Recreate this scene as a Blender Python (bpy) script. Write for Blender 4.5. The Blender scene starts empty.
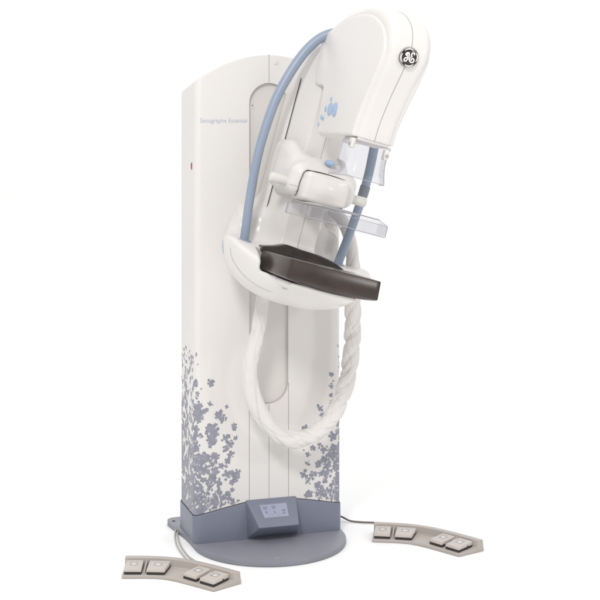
import bpy, bmesh, math, random
import numpy as np
from mathutils import noise as mnoise
from mathutils import Vector, Matrix

random.seed(7)
sc = bpy.context.scene
COL = sc.collection
PI = math.pi

# ------------------------------------------------------------------ materials
def mat(name, rgb, rough=0.45, spec=0.5, bump=0.0, bscale=400.0, vary=0.0, vscale=6.0, metallic=0.0, coat=0.0, sheen=0.0):
    m = bpy.data.materials.new(name); m.use_nodes = True
    nt = m.node_tree; b = nt.nodes['Principled BSDF']
    b.inputs['Base Color'].default_value = (*rgb, 1)
    b.inputs['Roughness'].default_value = rough
    b.inputs['Specular IOR Level'].default_value = spec
    b.inputs['Metallic'].default_value = metallic
    b.inputs['Coat Weight'].default_value = coat
    b.inputs['Sheen Weight'].default_value = sheen
    tc = nt.nodes.new('ShaderNodeTexCoord')
    if vary:
        n = nt.nodes.new('ShaderNodeTexNoise'); n.inputs['Scale'].default_value = vscale; n.inputs['Detail'].default_value = 5
        nt.links.new(tc.outputs['Object'], n.inputs['Vector'])
        r = nt.nodes.new('ShaderNodeValToRGB')
        r.color_ramp.elements[0].position = .3; r.color_ramp.elements[1].position = .7
        r.color_ramp.elements[0].color = (*[c*(1-vary) for c in rgb], 1)
        r.color_ramp.elements[1].color = (*[min(1, c*(1+vary)) for c in rgb], 1)
        nt.links.new(n.outputs['Fac'], r.inputs['Fac']); nt.links.new(r.outputs['Color'], b.inputs['Base Color'])
    if bump:
        n2 = nt.nodes.new('ShaderNodeTexNoise'); n2.inputs['Scale'].default_value = bscale; n2.inputs['Detail'].default_value = 3
        nt.links.new(tc.outputs['Object'], n2.inputs['Vector'])
        bp = nt.nodes.new('ShaderNodeBump'); bp.inputs['Strength'].default_value = bump; bp.inputs['Distance'].default_value = .002
        nt.links.new(n2.outputs['Fac'], bp.inputs['Height']); nt.links.new(bp.outputs['Normal'], b.inputs['Normal'])
    return m

M = {}
M['white'] = mat('white_plastic', (.70, .675, .655), .28, .5, bump=.03, bscale=900, vary=.012, vscale=3)
M['column'] = mat('column_plastic', (.72, .697, .677), .34, .26, bump=.03, bscale=700, vary=.014, vscale=2.5)
M['slot'] = mat('slot_plastic', (.66, .635, .605), .5, .3, bump=.03, bscale=700, vary=.012)
M['warmwhite'] = mat('knob_plastic', (.68, .665, .63), .4, .4)
M['blue'] = mat('blue_tube', (.275, .33, .425), .35, .45, vary=.02, vscale=8)
M['bluegrey'] = mat('bluegrey_matte', (.23, .245, .29), .5, .3)
M['bluekey'] = mat('blue_key', (.33, .44, .62), .3, .5)
M['grey'] = mat('grey_paint', (.19, .205, .265), .4, .4, bump=.06, bscale=900, vary=.03, vscale=5)
M['plate'] = mat('plate_paint', (.235, .24, .28), .45, .35, bump=.08, bscale=700, vary=.04, vscale=7)
M['decal'] = mat('decal_ink', (.265, .273, .325), .45, .4, vary=.16, vscale=55)
M['seam'] = mat('seam_gap', (.40, .38, .365), .8, .1)
M['dark'] = mat('dark_gap', (.05, .045, .045), .7, .2)
M['text'] = mat('lettering_ink', (.43, .49, .62), .5, .3)
M['detector'] = mat('carbon_detector', (.046, .034, .028), .24, .38, bump=.04, bscale=300, vary=.18, vscale=14)
M['gloss'] = mat('smoked_plastic', (.05, .04, .035), .13, .45, bump=.25, bscale=38, vary=.3, vscale=22)
M['screen'] = mat('lcd_screen', (.33, .345, .46), .18, .6, vary=.04, vscale=40)
M['screenink'] = mat('lcd_ink', (.20, .17, .24), .5, .2)
M['black'] = mat('badge_black', (.022, .017, .017), .25, .5)
M['badge'] = mat('badge_silver', (.75, .72, .71), .3, .5)
M['red'] = mat('red_button', (.36, .06, .08), .4, .4)
M['fabric'] = mat('sleeve_fabric', (.70, .675, .65), .75, .15, bump=.25, bscale=160, vary=.02, vscale=20, sheen=.2)
M['beige'] = mat('pedal_beige', (.435, .395, .365), .5, .35, bump=.06, bscale=900, vary=.025, vscale=12)
M['beigepad'] = mat('pedal_pad_beige', (.52, .475, .44), .5, .35, bump=.05, bscale=900, vary=.025, vscale=20)
M['icon'] = mat('pedal_icon', (.30, .30, .33), .5, .3)
M['iconlight'] = mat('pedal_icon_light', (.74, .73, .74), .5, .3)
M['cable'] = mat('grey_cable', (.45, .44, .41), .5, .3)
M['darkcable'] = mat('brown_cable', (.16, .135, .12), .5, .3)
M['steel'] = mat('bracket_steel', (.42, .41, .40), .4, .5, metallic=.3)
M['edge'] = mat('acrylic_edge', (.33, .33, .35), .25, .6)

def acrylic():
    m = bpy.data.materials.new('clear_acrylic'); m.use_nodes = True
    nt = m.node_tree; nt.nodes.clear()
    out = nt.nodes.new('ShaderNodeOutputMaterial')
    tr = nt.nodes.new('ShaderNodeBsdfTransparent'); tr.inputs['Color'].default_value = (.938, .938, .95, 1)
    gl = nt.nodes.new('ShaderNodeBsdfGlossy'); gl.inputs['Roughness'].default_value = .03
    gl.inputs['Color'].default_value = (.9, .9, .93, 1)
    lw = nt.nodes.new('ShaderNodeLayerWeight'); lw.inputs['Blend'].default_value = .5
    pw = nt.nodes.new('ShaderNodeMath'); pw.operation = 'POWER'; pw.inputs[1].default_value = 4
    fr = nt.nodes.new('ShaderNodeMath'); fr.operation = 'MULTIPLY_ADD'; fr.inputs[1].default_value = .55; fr.inputs[2].default_value = .03
    nt.links.new(lw.outputs['Facing'], pw.inputs[0]); nt.links.new(pw.outputs[0], fr.inputs[0])
    mx = nt.nodes.new('ShaderNodeMixShader')
    nt.links.new(fr.outputs[0], mx.inputs[0]); nt.links.new(tr.outputs[0], mx.inputs[1]); nt.links.new(gl.outputs[0], mx.inputs[2])
    nt.links.new(mx.outputs[0], out.inputs['Surface'])
    return m
M['acrylic'] = acrylic()

# ------------------------------------------------------------------ object helpers
def link(name, me, m, parent=None, smooth=None):
    o = bpy.data.objects.new(name, me); COL.objects.link(o)
    if m is not None: me.materials.append(m)
    if parent is not None: o.parent = parent
    if smooth is not None:
        me.shade_smooth() if smooth >= 180 else me.set_sharp_from_angle(angle=math.radians(smooth)) if False else None
        for p in me.polygons: p.use_smooth = True
        if smooth < 180: me.set_sharp_from_angle(angle=math.radians(smooth))
    return o

def bm_obj(name, bm, m, parent=None, smooth=35):
    bmesh.ops.recalc_face_normals(bm, faces=bm.faces)
    me = bpy.data.meshes.new(name); bm.to_mesh(me); bm.free()
    return link(name, me, m, parent, smooth)

def py_obj(name, V, F, m, parent=None, smooth=35, recalc=True):
    me = bpy.data.meshes.new(name); me.from_pydata(V, [], F); me.update()
    if recalc:
        bm = bmesh.new(); bm.from_mesh(me); bmesh.ops.recalc_face_normals(bm, faces=bm.faces); bm.to_mesh(me); bm.free()
    return link(name, me, m, parent, smooth)

def thing(name, label, cat, loc, rz, group=None):
    o = bpy.data.objects.new(name, None); COL.objects.link(o)
    o.empty_display_size = .1
    o.location = loc; o.rotation_euler = (0, 0, rz)
    o['label'] = label; o['category'] = cat
    if group: o['group'] = group
    return o

def catmull(P, n=8, closed=False):
    P = [Vector(p) for p in P]; N = len(P); out = []
    rng = range(N) if closed else range(N-1)
    for i in rng:
        if closed: p0, p1, p2, p3 = P[(i-1) % N], P[i], P[(i+1) % N], P[(i+2) % N]
        else:
            p1, p2 = P[i], P[i+1]
            p0 = P[i-1] if i > 0 else p1*2-p2
            p3 = P[i+2] if i+2 < N else p2*2-p1
        for k in range(n):
            t = k/n
            out.append(.5*((2*p1)+(p2-p0)*t+(2*p0-5*p1+4*p2-p3)*t*t+(3*p1-p0-3*p2+p3)*t**3))
    if not closed: out.append(P[-1].copy())
    return out

def tube(path, r, seg=20, cap=True, rfun=None):
    """swept tube through 3-D points; r a number or a list"""
    P = [Vector(p) for p in path]; V = []; F = []
    T = [(P[min(i+1, len(P)-1)]-P[max(i-1, 0)]).normalized() for i in range(len(P))]
    nrm = T[0].orthogonal().normalized()
    for i, p in enumerate(P):
        nrm = (nrm - T[i]*nrm.dot(T[i])).normalized()
        b = T[i].cross(nrm)
        ri = r[i] if hasattr(r, '__len__') else r
        for k in range(seg):
            a = 2*PI*k/seg
            rr = ri*(rfun(i, a) if rfun else 1)
            V.append(p+nrm*math.cos(a)*rr+b*math.sin(a)*rr)
    for i in range(len(P)-1):
        for k in range(seg):
            F.append((i*seg+k, i*seg+(k+1) % seg, (i+1)*seg+(k+1) % seg, (i+1)*seg+k))
    if cap:
        F.append(tuple(range(seg-1, -1, -1))); F.append(tuple((len(P)-1)*seg+k for k in range(seg)))
    return V, F

def merge(parts):
    V = []; F = []
    for v, f in parts:
        o = len(V); V += list(v); F += [tuple(i+o for i in q) for q in f]
    return V, F

def box(x0, x1, y0, y1, z0, z1):
    V = [(x, y, z) for x in (x0, x1) for y in (y0, y1) for z in (z0, z1)]
    return V, [(0, 1, 3, 2), (4, 6, 7, 5), (0, 4, 5, 1), (2, 3, 7, 6), (0, 2, 6, 4), (1, 5, 7, 3)]

def bevelled(V, F, w, seg=2, angle=30):
    bm = bmesh.new()
    vs = [bm.verts.new(v) for v in V]
    for f in F: bm.faces.new([vs[i] for i in f])
    bmesh.ops.recalc_face_normals(bm, faces=bm.faces)
    es = [e for e in bm.edges if len(e.link_faces) == 2 and e.calc_face_angle(0) > math.radians(angle)]
    bmesh.ops.bevel(bm, geom=es, offset=w, segments=seg, profile=.5, affect='EDGES', clamp_overlap=True)
    return bm

# ------------------------------------------------------------------ frames
YAW = math.radians(17.616)
ORI = (-.1175, 5.1187, 0)
PH = math.radians(15.5); CP, SP = math.cos(PH), math.sin(PH); ZP = 1.0
def L(a, t, z): return Vector((a, -t, z))                       # column frame: a across, t forward, z up
def A(s, t, v): return Vector((CP*s+SP*v, -t, ZP-SP*s+CP*v))    # tilted arm frame: s across, t forward, v along
def mapA(P):
    out = np.empty_like(P)
    out[:, 0] = CP*P[:, 0]+SP*P[:, 2]; out[:, 1] = -P[:, 1]; out[:, 2] = ZP-SP*P[:, 0]+CP*P[:, 2]
    return out

# ------------------------------------------------------------------ signed-distance mesher (surface nets)
def smin(a, b, k):
    h = np.clip(.5+.5*(b-a)/k, 0, 1); return b*(1-h)+a*h-k*h*(1-h)
def smax(a, b, k): return -smin(-a, -b, k)
def rbox(S, T, V, c, h, r):
    qx = np.abs(S-c[0])-h[0]+r; qy = np.abs(T-c[1])-h[1]+r; qz = np.abs(V-c[2])-h[2]+r
    return np.minimum(np.maximum(qx, np.maximum(qy, qz)), 0)+np.sqrt(np.maximum(qx, 0)**2+np.maximum(qy, 0)**2+np.maximum(qz, 0)**2)-r
def poly2(X, Y, pts):
    """signed distance to a 2-D polygon, negative inside"""
    d = np.full(X.shape, 1e9); sgn = np.ones(X.shape); N = len(pts)
    for i in range(N):
        ax, ay = pts[i][0], pts[i][1]; bx, by = pts[i-1][0], pts[i-1][1]
        ex, ey = bx-ax, by-ay; wx, wy = X-ax, Y-ay
        h = np.clip((wx*ex+wy*ey)/(ex*ex+ey*ey+1e-12), 0, 1)
        d = np.minimum(d, (wx-ex*h)**2+(wy-ey*h)**2)
        c1 = Y >= ay; c2 = Y < by; c3 = ex*wy > ey*wx
        flip = (c1 & c2 & c3) | (~c1 & ~c2 & ~c3)
        sgn = np.where(flip, -sgn, sgn)
    return sgn*np.sqrt(d)
def extr(d2, ds, r):
    q1 = d2+r; q2 = ds+r
    return np.minimum(np.maximum(q1, q2), 0)+np.sqrt(np.maximum(q1, 0)**2+np.maximum(q2, 0)**2)-r

def sdf_obj(name, f, lo, hi, h, m, parent, mapf=mapA, newton=3):
    ax = [np.arange(lo[i], hi[i]+h, h) for i in range(3)]
    X, Y, Z = np.meshgrid(*ax, indexing='ij')
    D = f(X, Y, Z); ins = D < 0
    n = D.shape
    acc = np.zeros((n[0]-1, n[1]-1, n[2]-1, 3)); cnt = np.zeros((n[0]-1, n[1]-1, n[2]-1))
    for axis in range(3):
        a0 = [slice(None)]*3; a1 = [slice(None)]*3
        a0[axis] = slice(0, -1); a1[axis] = slice(1, None)
        d0 = D[tuple(a0)]; d1 = D[tuple(a1)]
        ch = (d0 < 0) != (d1 < 0)
        t = np.where(ch, d0/np.where(ch, d0-d1, 1), 0)
        pos = np.stack([X[tuple(a0)], Y[tuple(a0)], Z[tuple(a0)]], -1)
        pos[..., axis] += t*h
        pos = pos*ch[..., None]
        o1, o2 = [i for i in range(3) if i != axis]
        for b1 in (0, 1):
            for b2 in (0, 1):
                sl = [slice(None)]*3
                sl[o1] = slice(b1, n[o1]-1+b1); sl[o2] = slice(b2, n[o2]-1+b2)
                acc += pos[tuple(sl)]; cnt += ch[tuple(sl)]
    act = cnt > 0
    idx = -np.ones(act.shape, int); idx[act] = np.arange(act.sum())
    P = acc[act]/cnt[act][:, None]
    faces = []
    for axis in range(3):
        a0 = [slice(None)]*3; a1 = [slice(None)]*3
        a0[axis] = slice(0, -1); a1[axis] = slice(1, None)
        ch = ins[tuple(a0)] != ins[tuple(a1)]
        o1, o2 = (axis+1) % 3, (axis+2) % 3
        w = np.argwhere(ch)
        w = w[(w[:, o1] > 0) & (w[:, o2] > 0) & (w[:, o1] < n[o1]-1) & (w[:, o2] < n[o2]-1)]
        inside0 = ins[tuple(w.T)]
        def cell(d1, d2):
            c = w.copy(); c[:, o1] -= d1; c[:, o2] -= d2
            return idx[tuple(c.T)]
        q = np.stack([cell(1, 1), cell(0, 1), cell(0, 0), cell(1, 0)], 1)
        q[~inside0] = q[~inside0][:, ::-1]
        faces.append(q)
    Fq = np.concatenate(faces)
    e = h*.25
    for _ in range(newton):
        d = f(P[:, 0], P[:, 1], P[:, 2])
        g = np.stack([(f(P[:, 0]+(e if i == 0 else 0), P[:, 1]+(e if i == 1 else 0), P[:, 2]+(e if i == 2 else 0))
                       - f(P[:, 0]-(e if i == 0 else 0), P[:, 1]-(e if i == 1 else 0), P[:, 2]-(e if i == 2 else 0)))/(2*e) for i in range(3)], 1)
        gg = (g*g).sum(1)+1e-9
        step = -g*(d/gg)[:, None]
        ln = np.linalg.norm(step, axis=1, keepdims=True)
        P = P+step*np.minimum(1, h*.5/np.maximum(ln, 1e-9))*.8
    Q = mapf(P)
    me = bpy.data.meshes.new(name)
    me.from_pydata(Q.tolist(), [], Fq.tolist()); me.update()
    bm = bmesh.new(); bm.from_mesh(me)
    bmesh.ops.recalc_face_normals(bm, faces=bm.faces)
    bm.to_mesh(me); bm.free()
    return link(name, me, m, parent, 180)

# ================================================================== SETTING
bm = bmesh.new()
bmesh.ops.create_circle(bm, cap_ends=True, segments=96, radius=120)
fl = bm_obj('floor', bm, mat('white_floor', (.905, .905, .905), .75, .1), None, 180)
fl.location = (0, 20, 0)
fl['kind'] = 'structure'; fl['label'] = 'plain white studio floor under the machine'

# ================================================================== THE MACHINE
R = thing('mammography_machine', 'tall white mammography machine with tilted arm, blue handles and flower printed column', 'medical machine', ORI, YAW)

# ---- base plate
half = [(.292*math.sin(x), .292*math.cos(x)) for x in np.linspace(0, PI/2, 28)]
side = [(.2935, -.05), (.298, -.12), (.308, -.2), (.319, -.27), (.325, -.315), (.319, -.343), (.302, -.357), (.27, -.361)]
rt = half+side
out = rt+[(-a, t) for a, t in reversed(rt) if a > 1e-6]
def plate_obj(outline, z0, z1, bev, name, m, parent, sm=40, frame=L):
    n = len(outline)
    V = [frame(a, t, z0) for a, t in outline]+[frame(a, t, z1) for a, t in outline]
    F = [tuple(range(n-1, -1, -1)), tuple(range(n, 2*n))]+[(i, (i+1) % n, n+(i+1) % n, n+i) for i in range(n)]
    bmm = bevelled(V, F, bev, 2, 40)
    return bm_obj(name, bmm, m, parent, sm)
bp_ = plate_obj(out, 0.001, .02, .003, 'base_plate', M['plate'], R)
for sx in (-1, 1):
    V, F = tube([L(sx*.302, -.305, .0195), L(sx*.302, -.305, .0206)], .007, 16)
    py_obj('bolt_hole', V, F, M['dark'], bp_, 180)
bmm = bevelled(*merge([([L(a, t, z) for z in (.0195, .0212) for a, t in ((-.052, .243), (-.032, .241), (-.030, .252), (-.05, .2545))],
       [(3, 2, 1, 0), (4, 5, 6, 7), (0, 1, 5, 4), (1, 2, 6, 5), (2, 3, 7, 6), (3, 0, 4, 7)])]), .0005)
bm_obj('access_tab', bmm, M['steel'], bp_)

# ---- column
WA, DT, RC = .2892, .245, .026
def plan(inset=0.0, seg=8):
    w = WA-inset; r = RC-inset*.5; pts = []
    def arc(cx, cy, r, a0, a1):
        for k in range(seg+1):
            an = a0+(a1-a0)*k/seg; pts.append((cx+r*math.cos(an), cy+r*math.sin(an)))
    t1 = -inset; t0 = -DT+inset
    arc(-w+r, t0+r, r, 1.5*PI, PI)
    arc(-w+r, t1-r, r, PI, .5*PI)
    arc(w-r, t1-r, r, .5*PI, 0)
    arc(w-r, t0+r, r, 0, -.5*PI)
    return pts
def arch(a, t): return 1.85-.1*(a/.282)**2+.15*min(t, 0)
def dense(pts, step=.012):
    o = []
    n = len(pts)
    for i in range(n):
        p, q = pts[i], pts[(i+1) % n]
        k = max(1, int(math.hypot(q[0]-p[0], q[1]-p[1])/step))
        for j in range(k): o.append((p[0]+(q[0]-p[0])*j/k, p[1]+(q[1]-p[1])*j/k))
    return o
base = dense(plan())
rings = [[L(a, t, .021) for a, t in base]]
for ins, dz in ((0, -.010), (.0012, -.005), (.0045, -.0015), (.010, 0)):
    ring = []
    for a, t in base:
        sc_a = (WA-ins)/WA; tt = -ins + (t)*(DT-2*ins)/DT
        ring.append(L(a*sc_a, tt, arch(a*sc_a, tt)+dz))
    rings.append(ring)
n = len(base); V = [v for r in rings for v in r]; F = []
for k in range(len(rings)-1):
    for i in range(n): F.append((k*n+i, k*n+(i+1) % n, (k+1)*n+(i+1) % n, (k+1)*n+i))
F.append(tuple(range(n-1, -1, -1)))
lastr = (len(rings)-1)*n
# roof cap: a strip of quads between front and back boundary points
ctr = len(V)
fr = sorted([i for i in range(n) if rings[-1][i].y < DT/2], key=lambda i: rings[-1][i].x)
bk = sorted([i for i in range(n) if rings[-1][i].y >= DT/2], key=lambda i: rings[-1][i].x)
F.append(tuple([lastr+i for i in range(n)]))
me = bpy.data.meshes.new('column_tmp'); me.from_pydata(V, [], F)
bmc = bmesh.new(); bmc.from_mesh(me)
bmesh.ops.triangulate(bmc, faces=[f for f in bmc.faces if len(f.verts) > 4])
bmesh.ops.recalc_face_normals(bmc, faces=bmc.faces); bmc.to_mesh(me); bmc.free()
colm = link('column', me, M['column'], R)
# long recessed slot with round ends in the column's front
SW, SZ0, SZ1, SD = .0775, .523, 1.7405, .020
def stadium(w, z0, z1, seg=24):
    p = [(w*math.cos(x), z1-w+w*math.sin(x)) for x in np.linspace(0, PI, seg)]
    p += [(w*math.cos(x), z0+w+w*math.sin(x)) for x in np.linspace(PI, 2*PI, seg)]
    return p
st = stadium(SW, SZ0, SZ1); k = len(st)
cut = py_obj('cutter', [L(a, -SD, z) for a, z in st]+[L(a, .05, z) for a, z in st],
             [tuple(range(k)), tuple(range(2*k-1, k-1, -1))]+[(i, (i+1) % k, k+(i+1) % k, k+i) for i in range(k)], None, R)
md = colm.modifiers.new('cut', 'BOOLEAN'); md.operation = 'DIFFERENCE'; md.object = cut; md.solver = 'EXACT'
bpy.context.view_layer.update()
dg = bpy.context.evaluated_depsgraph_get()
newm = bpy.data.meshes.new_from_object(colm.evaluated_get(dg))
colm.modifiers.clear(); colm.data = newm; newm.name = 'column'
bpy.data.objects.remove(cut)
for p in newm.polygons: p.use_smooth = True
newm.set_sharp_from_angle(angle=math.radians(30))
# slot back panel, and its thin shadow-gap rim
st2 = stadium(SW-.0012, SZ0+.0012, SZ1-.0012); k = len(st2)
py_obj('slot_panel', [L(a, -SD+.0006, z) for a, z in st2]+[L(a, -SD+.0026, z) for a, z in st2],
       [tuple(range(k)), tuple(range(2*k-1, k-1, -1))]+[(i, (i+1) % k, k+(i+1) % k, k+i) for i in range(k)], M['slot'], colm)
def vline(a, z0, z1, w, name='panel_seam', d=.0005, m='seam', parent=None):
    V, F = box(a-w/2, a+w/2, -d, .003, z0, z1)
    return py_obj(name, V, F, M[m], parent or colm, 30)
vline(0, 1.7415, 1.8485, .0021)
vline(-.0775, .16, .5995, .0023); vline(.0775, .16, .5995, .0023); vline(0, .16, .5215, .0021)
V, F = tube([L(.0277, -.001, 1.8184), L(.0277, .0022, 1.8184), L(.0277, .003, 1.8184)], [.0085, .0085, .0065], 20)
py_obj('screw_cap', V, F, M['white'], colm, 40)
V, F = tube([A(0, 0, 0)]*0+[L(-.0655, -.0005, 1.655), L(-.0655, .0008, 1.655)], .0022, 10)
py_obj('pin_hole', V, F, M['dark'], colm, 40)
# red stop button on the side of the column
V, F = tube([L(-WA+.002, 0, 0), L(-WA-.002, 0, 0), L(-WA-.003, 0, 0)], [.0135, .0135, .0105], 24)
V = [Vector((v.x, .045+v.y*.42, 1.427+v.z)) for v in V]
py_obj('stop_button', V, F, M['red'], colm, 40)

# lettering on the column
def text_obj(name, body, size, width, m, parent, xf):
    cu = bpy.data.curves.new('t', 'FONT'); cu.body = body; cu.size = size; cu.extrude = .0003; cu.offset = -.00035; cu.resolution_u = 4
    o = bpy.data.objects.new('t', cu); COL.objects.link(o)
    bpy.context.view_layer.update()
    me = bpy.data.meshes.new_from_object(o.evaluated_get(bpy.context.evaluated_depsgraph_get()))
    bpy.data.objects.remove(o)
    xs = [v.co.x for v in me.vertices]; x0, x1 = min(xs), max(xs)
    for v in me.vertices:
        x = (v.co.x-x0)/(x1-x0)*width
        v.co = xf(x, v.co.y, v.co.z)
    return link(name, me, M[m], parent)
text_obj('lettering', 'Senographe Essential', .0235, .181, 'text', colm, lambda x, y, z: L(-.2675+x, .0006+z, 1.5905+y))

# ---- flower print on the column (one decal sheet following the rounded front corners)
def q2at(q):
    """arc length along the front outline, q = 0 at the middle of the front face, negative to the left"""
    sg = -1 if q < 0 else 1; x = abs(q); flat = WA-RC; arcl = RC*PI/2
    if x <= flat: return sg*x, 0.0, 0.0, 1.0
    if x <= flat+arcl:
        an = (x-flat)/RC; return sg*(flat+RC*math.sin(an)), -RC+RC*math.cos(an), sg*math.sin(an), math.cos(an)
    return sg*WA, -RC-(x-flat-arcl), sg, 0.0
def cover_top(a, t):
    return .163-.041*(max(0, abs(a)-.055)/.234)**1.15
FL = """211,382.7,3;201,389,.9;210.3,404,2.2;227,406.7,1.8;217.7,414.7,3;221,411.5,1.5;223,418.7,3;221.7,422.3,1.5;206.3,410,1.8;203,412,2.2;199,405,2.5;198.5,411,4;198,416,3.5;197,420,3;202.3,418.3,1.5;234.3,424.7,2;234.3,428.3,2;215,425.3,2;209.7,429.3,4;215.7,432,3.2;212.3,438,5;200.3,436,2.5;225,438,3.2;228,436.5,2;235.7,438,2;211,433,5;211.7,439.7,5;210.3,445.7,2;230.5,444.2,3.2;226.7,448,2.8;224.5,450.7,1.5;230.5,454.7,2.8;228.2,460.7,2.5;226.3,466,1.5;221.5,465.7,2.5;215.5,470.5,3;202,457,4.5;212.5,457,4;207,459,3;217,456,2.5;200.5,464.5,4.5;207.2,468,3;213.2,465,3.5;200.5,472,4.5;211.7,476.5,5;217.7,481.7,3.5;210.2,481.7,4;203.5,480,2.5;210,487,3;226,475,4;232.7,475,3.5;237.2,472.7,3;235.7,478,3;232,481.7,2.5;232,490,1.8;228.2,494.5,3;228.2,499,3;232.7,502,2.5;238,501.2,1.5;200.5,493,4;199.7,502,5;205.7,494.5,3.5;206.5,501,4;201.2,509.5,5;209.5,505,5;218.5,497.5,5.5;216.2,503.5,5;220.7,502,4;218.5,491.5,3;213,506.5,4;197,447,3;196,430,3;197,485,3"""
FR = """320.2,408.2,3;327.6,412,2;331.8,401.8,2;322.6,415,2.2;326.7,415.6,1.5;304.7,428.4,3;332.2,436.7,4.5;339,432,3;340.4,422,1.5;319.3,445,2.2;313,448,2.5;308.3,454.6,2.2;303.7,450,.8;307.8,463.3,2.2;318.4,463.8,3;324,449.5,3.5;334,447.7,5;324.8,458.7,3.5;332.2,455,4.5;338.6,453.2,4;326.7,466,4;334,468.7,2.8;339,464,4;326.7,473.3,4.5;320.2,473.3,2.5;303.7,474.3,3.2;312,475.5,3.2;308,480.7,3;309.2,493.5,3.2;306.5,495.3,2.5;318.4,486,3.5;324.8,480.7,3;319.3,493.5,5;326.7,491.7,4;333,488,5;338,484.3,4;339,473.3,3;335.8,497,5;339,493,5;331,498,4;336,480.7,3;331.5,374.5,2;331,386,2;333.5,381,.9;341,367,1.2;340,478,4;339.5,486,4;331,395,1.6"""
def front_az(px, py):                      # measured on the flat front face of the column
    cy, sy = math.cos(YAW), math.sin(YAW)
    rx = (px-300)/1350
    Yd = (ORI[0]*sy-ORI[1]*cy)/(rx*sy-cy)
    X = rx*Yd
    return (X-ORI[0])*cy+(Yd-ORI[1])*sy, 1.6-(py-120)*Yd/1350
circ = []; holes = []
rnd = random.Random(11)
def flower(q, z, r, dst):
    nP = rnd.choice((4, 5, 5, 6)); ph = rnd.random()*6.28
    dst.append((q+rnd.uniform(-.15, .15)*r, z+rnd.uniform(-.15, .15)*r, r*.5))
    for i in range(nP):
        an = ph+i*6.283/nP+rnd.uniform(-.3, .3); rr = r*rnd.uniform(.48, .86)
        dst.append((q+rr*math.cos(an), z+rr*math.sin(an)*1.05, r*rnd.uniform(.22, .44)))
    if r > .0105 and dst is circ:
        for _ in range(rnd.choice((0, 1, 1, 2))):
            an = rnd.random()*6.283; rr = r*rnd.uniform(.5, 1.0)
            holes.append((q+rr*math.cos(an), z+rr*math.sin(an), r*rnd.uniform(.10, .22)))
for src in (FL, FR):
    for it in src.split(';'):
        px, py, r = map(float, it.split(','))
        a, z = front_az(px, py)
        flower(a, z, r*.00395*(1.30 if r < 4 else 1.24), circ)
flatq = WA-RC
for sg in (-1, 1):                         # both flanks, thinning out with height
    for i in range(520):
        z = .11+.62*rnd.random()**1.5
        q = sg*rnd.uniform(flatq+.01, flatq+RC*PI/2+DT-2*RC+.02)
        flower(q, z, rnd.uniform(.006, .020)*(1.15-.7*(z-.1)/.6), circ)
for sg in (-1, 1):
    for i in range(25):
        holes.append((sg*rnd.uniform(.17, flatq+.03), rnd.uniform(.12, .42), rnd.uniform(.0018, .0042)))
    for i in range(6):                    # thin pale stems left open in the ink
        x = rnd.uniform(.185, .28); z = .125; 
        for j in range(rnd.randint(10, 24)):
            x += rnd.uniform(-.0042, .0042); z += .0042
            holes.append((sg*x, z, rnd.uniform(.0012, .0026)))
def decal(q0, q1, z0, z1, h, parts):
    qs = np.arange(q0, q1, h); zs = np.arange(z0, z1, h)
    Q, Z = np.meshgrid(qs, zs, indexing='ij')
    Fd = np.full(Q.shape, 1.0)
    def stamp(lst, arr, op):
        for (cq, cz, r) in lst:
            i0 = max(0, int((cq-r-.02-q0)/h)); i1 = min(len(qs), int((cq+r+.02-q0)/h)+2)
            j0 = max(0, int((cz-r-.02-z0)/h)); j1 = min(len(zs), int((cz+r+.02-z0)/h)+2)
            if i0 >= i1 or j0 >= j1: continue
            d = np.hypot(Q[i0:i1, j0:j1]-cq, Z[i0:i1, j0:j1]-cz)-r
            arr[i0:i1, j0:j1] = op(arr[i0:i1, j0:j1], d)
    stamp(circ, Fd, np.minimum)
    Hd = np.full(Q.shape, 1.0); stamp(holes, Hd, np.minimum)
    Fd = np.maximum(Fd, -Hd)
    Fd = Fd+.0014*np.sin(Q*900+3*np.sin(Z*310))*np.sin(Z*820+2*np.sin(Q*270))
    ct = np.array([[cover_top(q2at(q)[0], 0)+.0005 for z in zs] for q in qs])
    Fd = np.maximum(Fd, ct-Z)
    V = []; Fc = []; cache = {}
    def vert(x, z):
        key = (round(x*1e6), round(z*1e6))
        if key not in cache:
            a, t, na, nt_ = q2at(x)
            cache[key] = len(V); V.append(L(a+na*.0006, t+nt_*.0006, z))
        return cache[key]
    for i in range(len(qs)-1):
        for j in range(len(zs)-1):
            c = ((i, j), (i+1, j), (i+1, j+1), (i, j+1))
            f = [Fd[p] for p in c]
            if min(f) >= 0: continue
            poly = []
            for e in range(4):
                p, q = c[e], c[(e+1) % 4]; fp, fq = f[e], f[(e+1) % 4]
                if fp < 0: poly.append(vert(qs[p[0]], zs[p[1]]))
                if (fp < 0) != (fq < 0):
                    w = fp/(fp-fq)
                    poly.append(vert(qs[p[0]]+(qs[q[0]]-qs[p[0]])*w, zs[p[1]]+(zs[q[1]]-zs[p[1]])*w))
            poly = list(dict.fromkeys(poly))
            if len(poly) >= 3: Fc.append(tuple(poly))
    return V, Fc
qmax = flatq+RC*PI/2+DT-2*RC
for q0, q1 in ((-qmax, -.08), (.08, qmax)):
    V, F = decal(q0, q1, .11, .74, .0022, None)
    py_obj('flower_print', V, F, M['decal'], colm, 180)

# ---- grey base cover round the column's foot
cov = dense(plan(-.0045), .01)
cov = [(a, t) for a, t in cov]
n = len(cov); V = []; F = []
prof = [(.0, lambda a, t: .0205), (0, lambda a, t: cover_top(a, t)-.002), (.001, lambda a, t: cover_top(a, t)), (.006, lambda a, t: cover_top(a, t)+.0003)]
for ins, zf in prof:
    for a, t in cov:
        V.append(L(a*(WA+.0045-ins)/(WA+.0045), (t-.0045)*(DT+.009-2*ins)/(DT+.009)+.0045-ins, zf(a, t)))
for kx in range(len(prof)-1):
    for i in range(n): F.append((kx*n+i, kx*n+(i+1) % n, (kx+1)*n+(i+1) % n, (kx+1)*n+i))
bc = py_obj('base_cover', V, F, M['grey'], R, 35)
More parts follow.
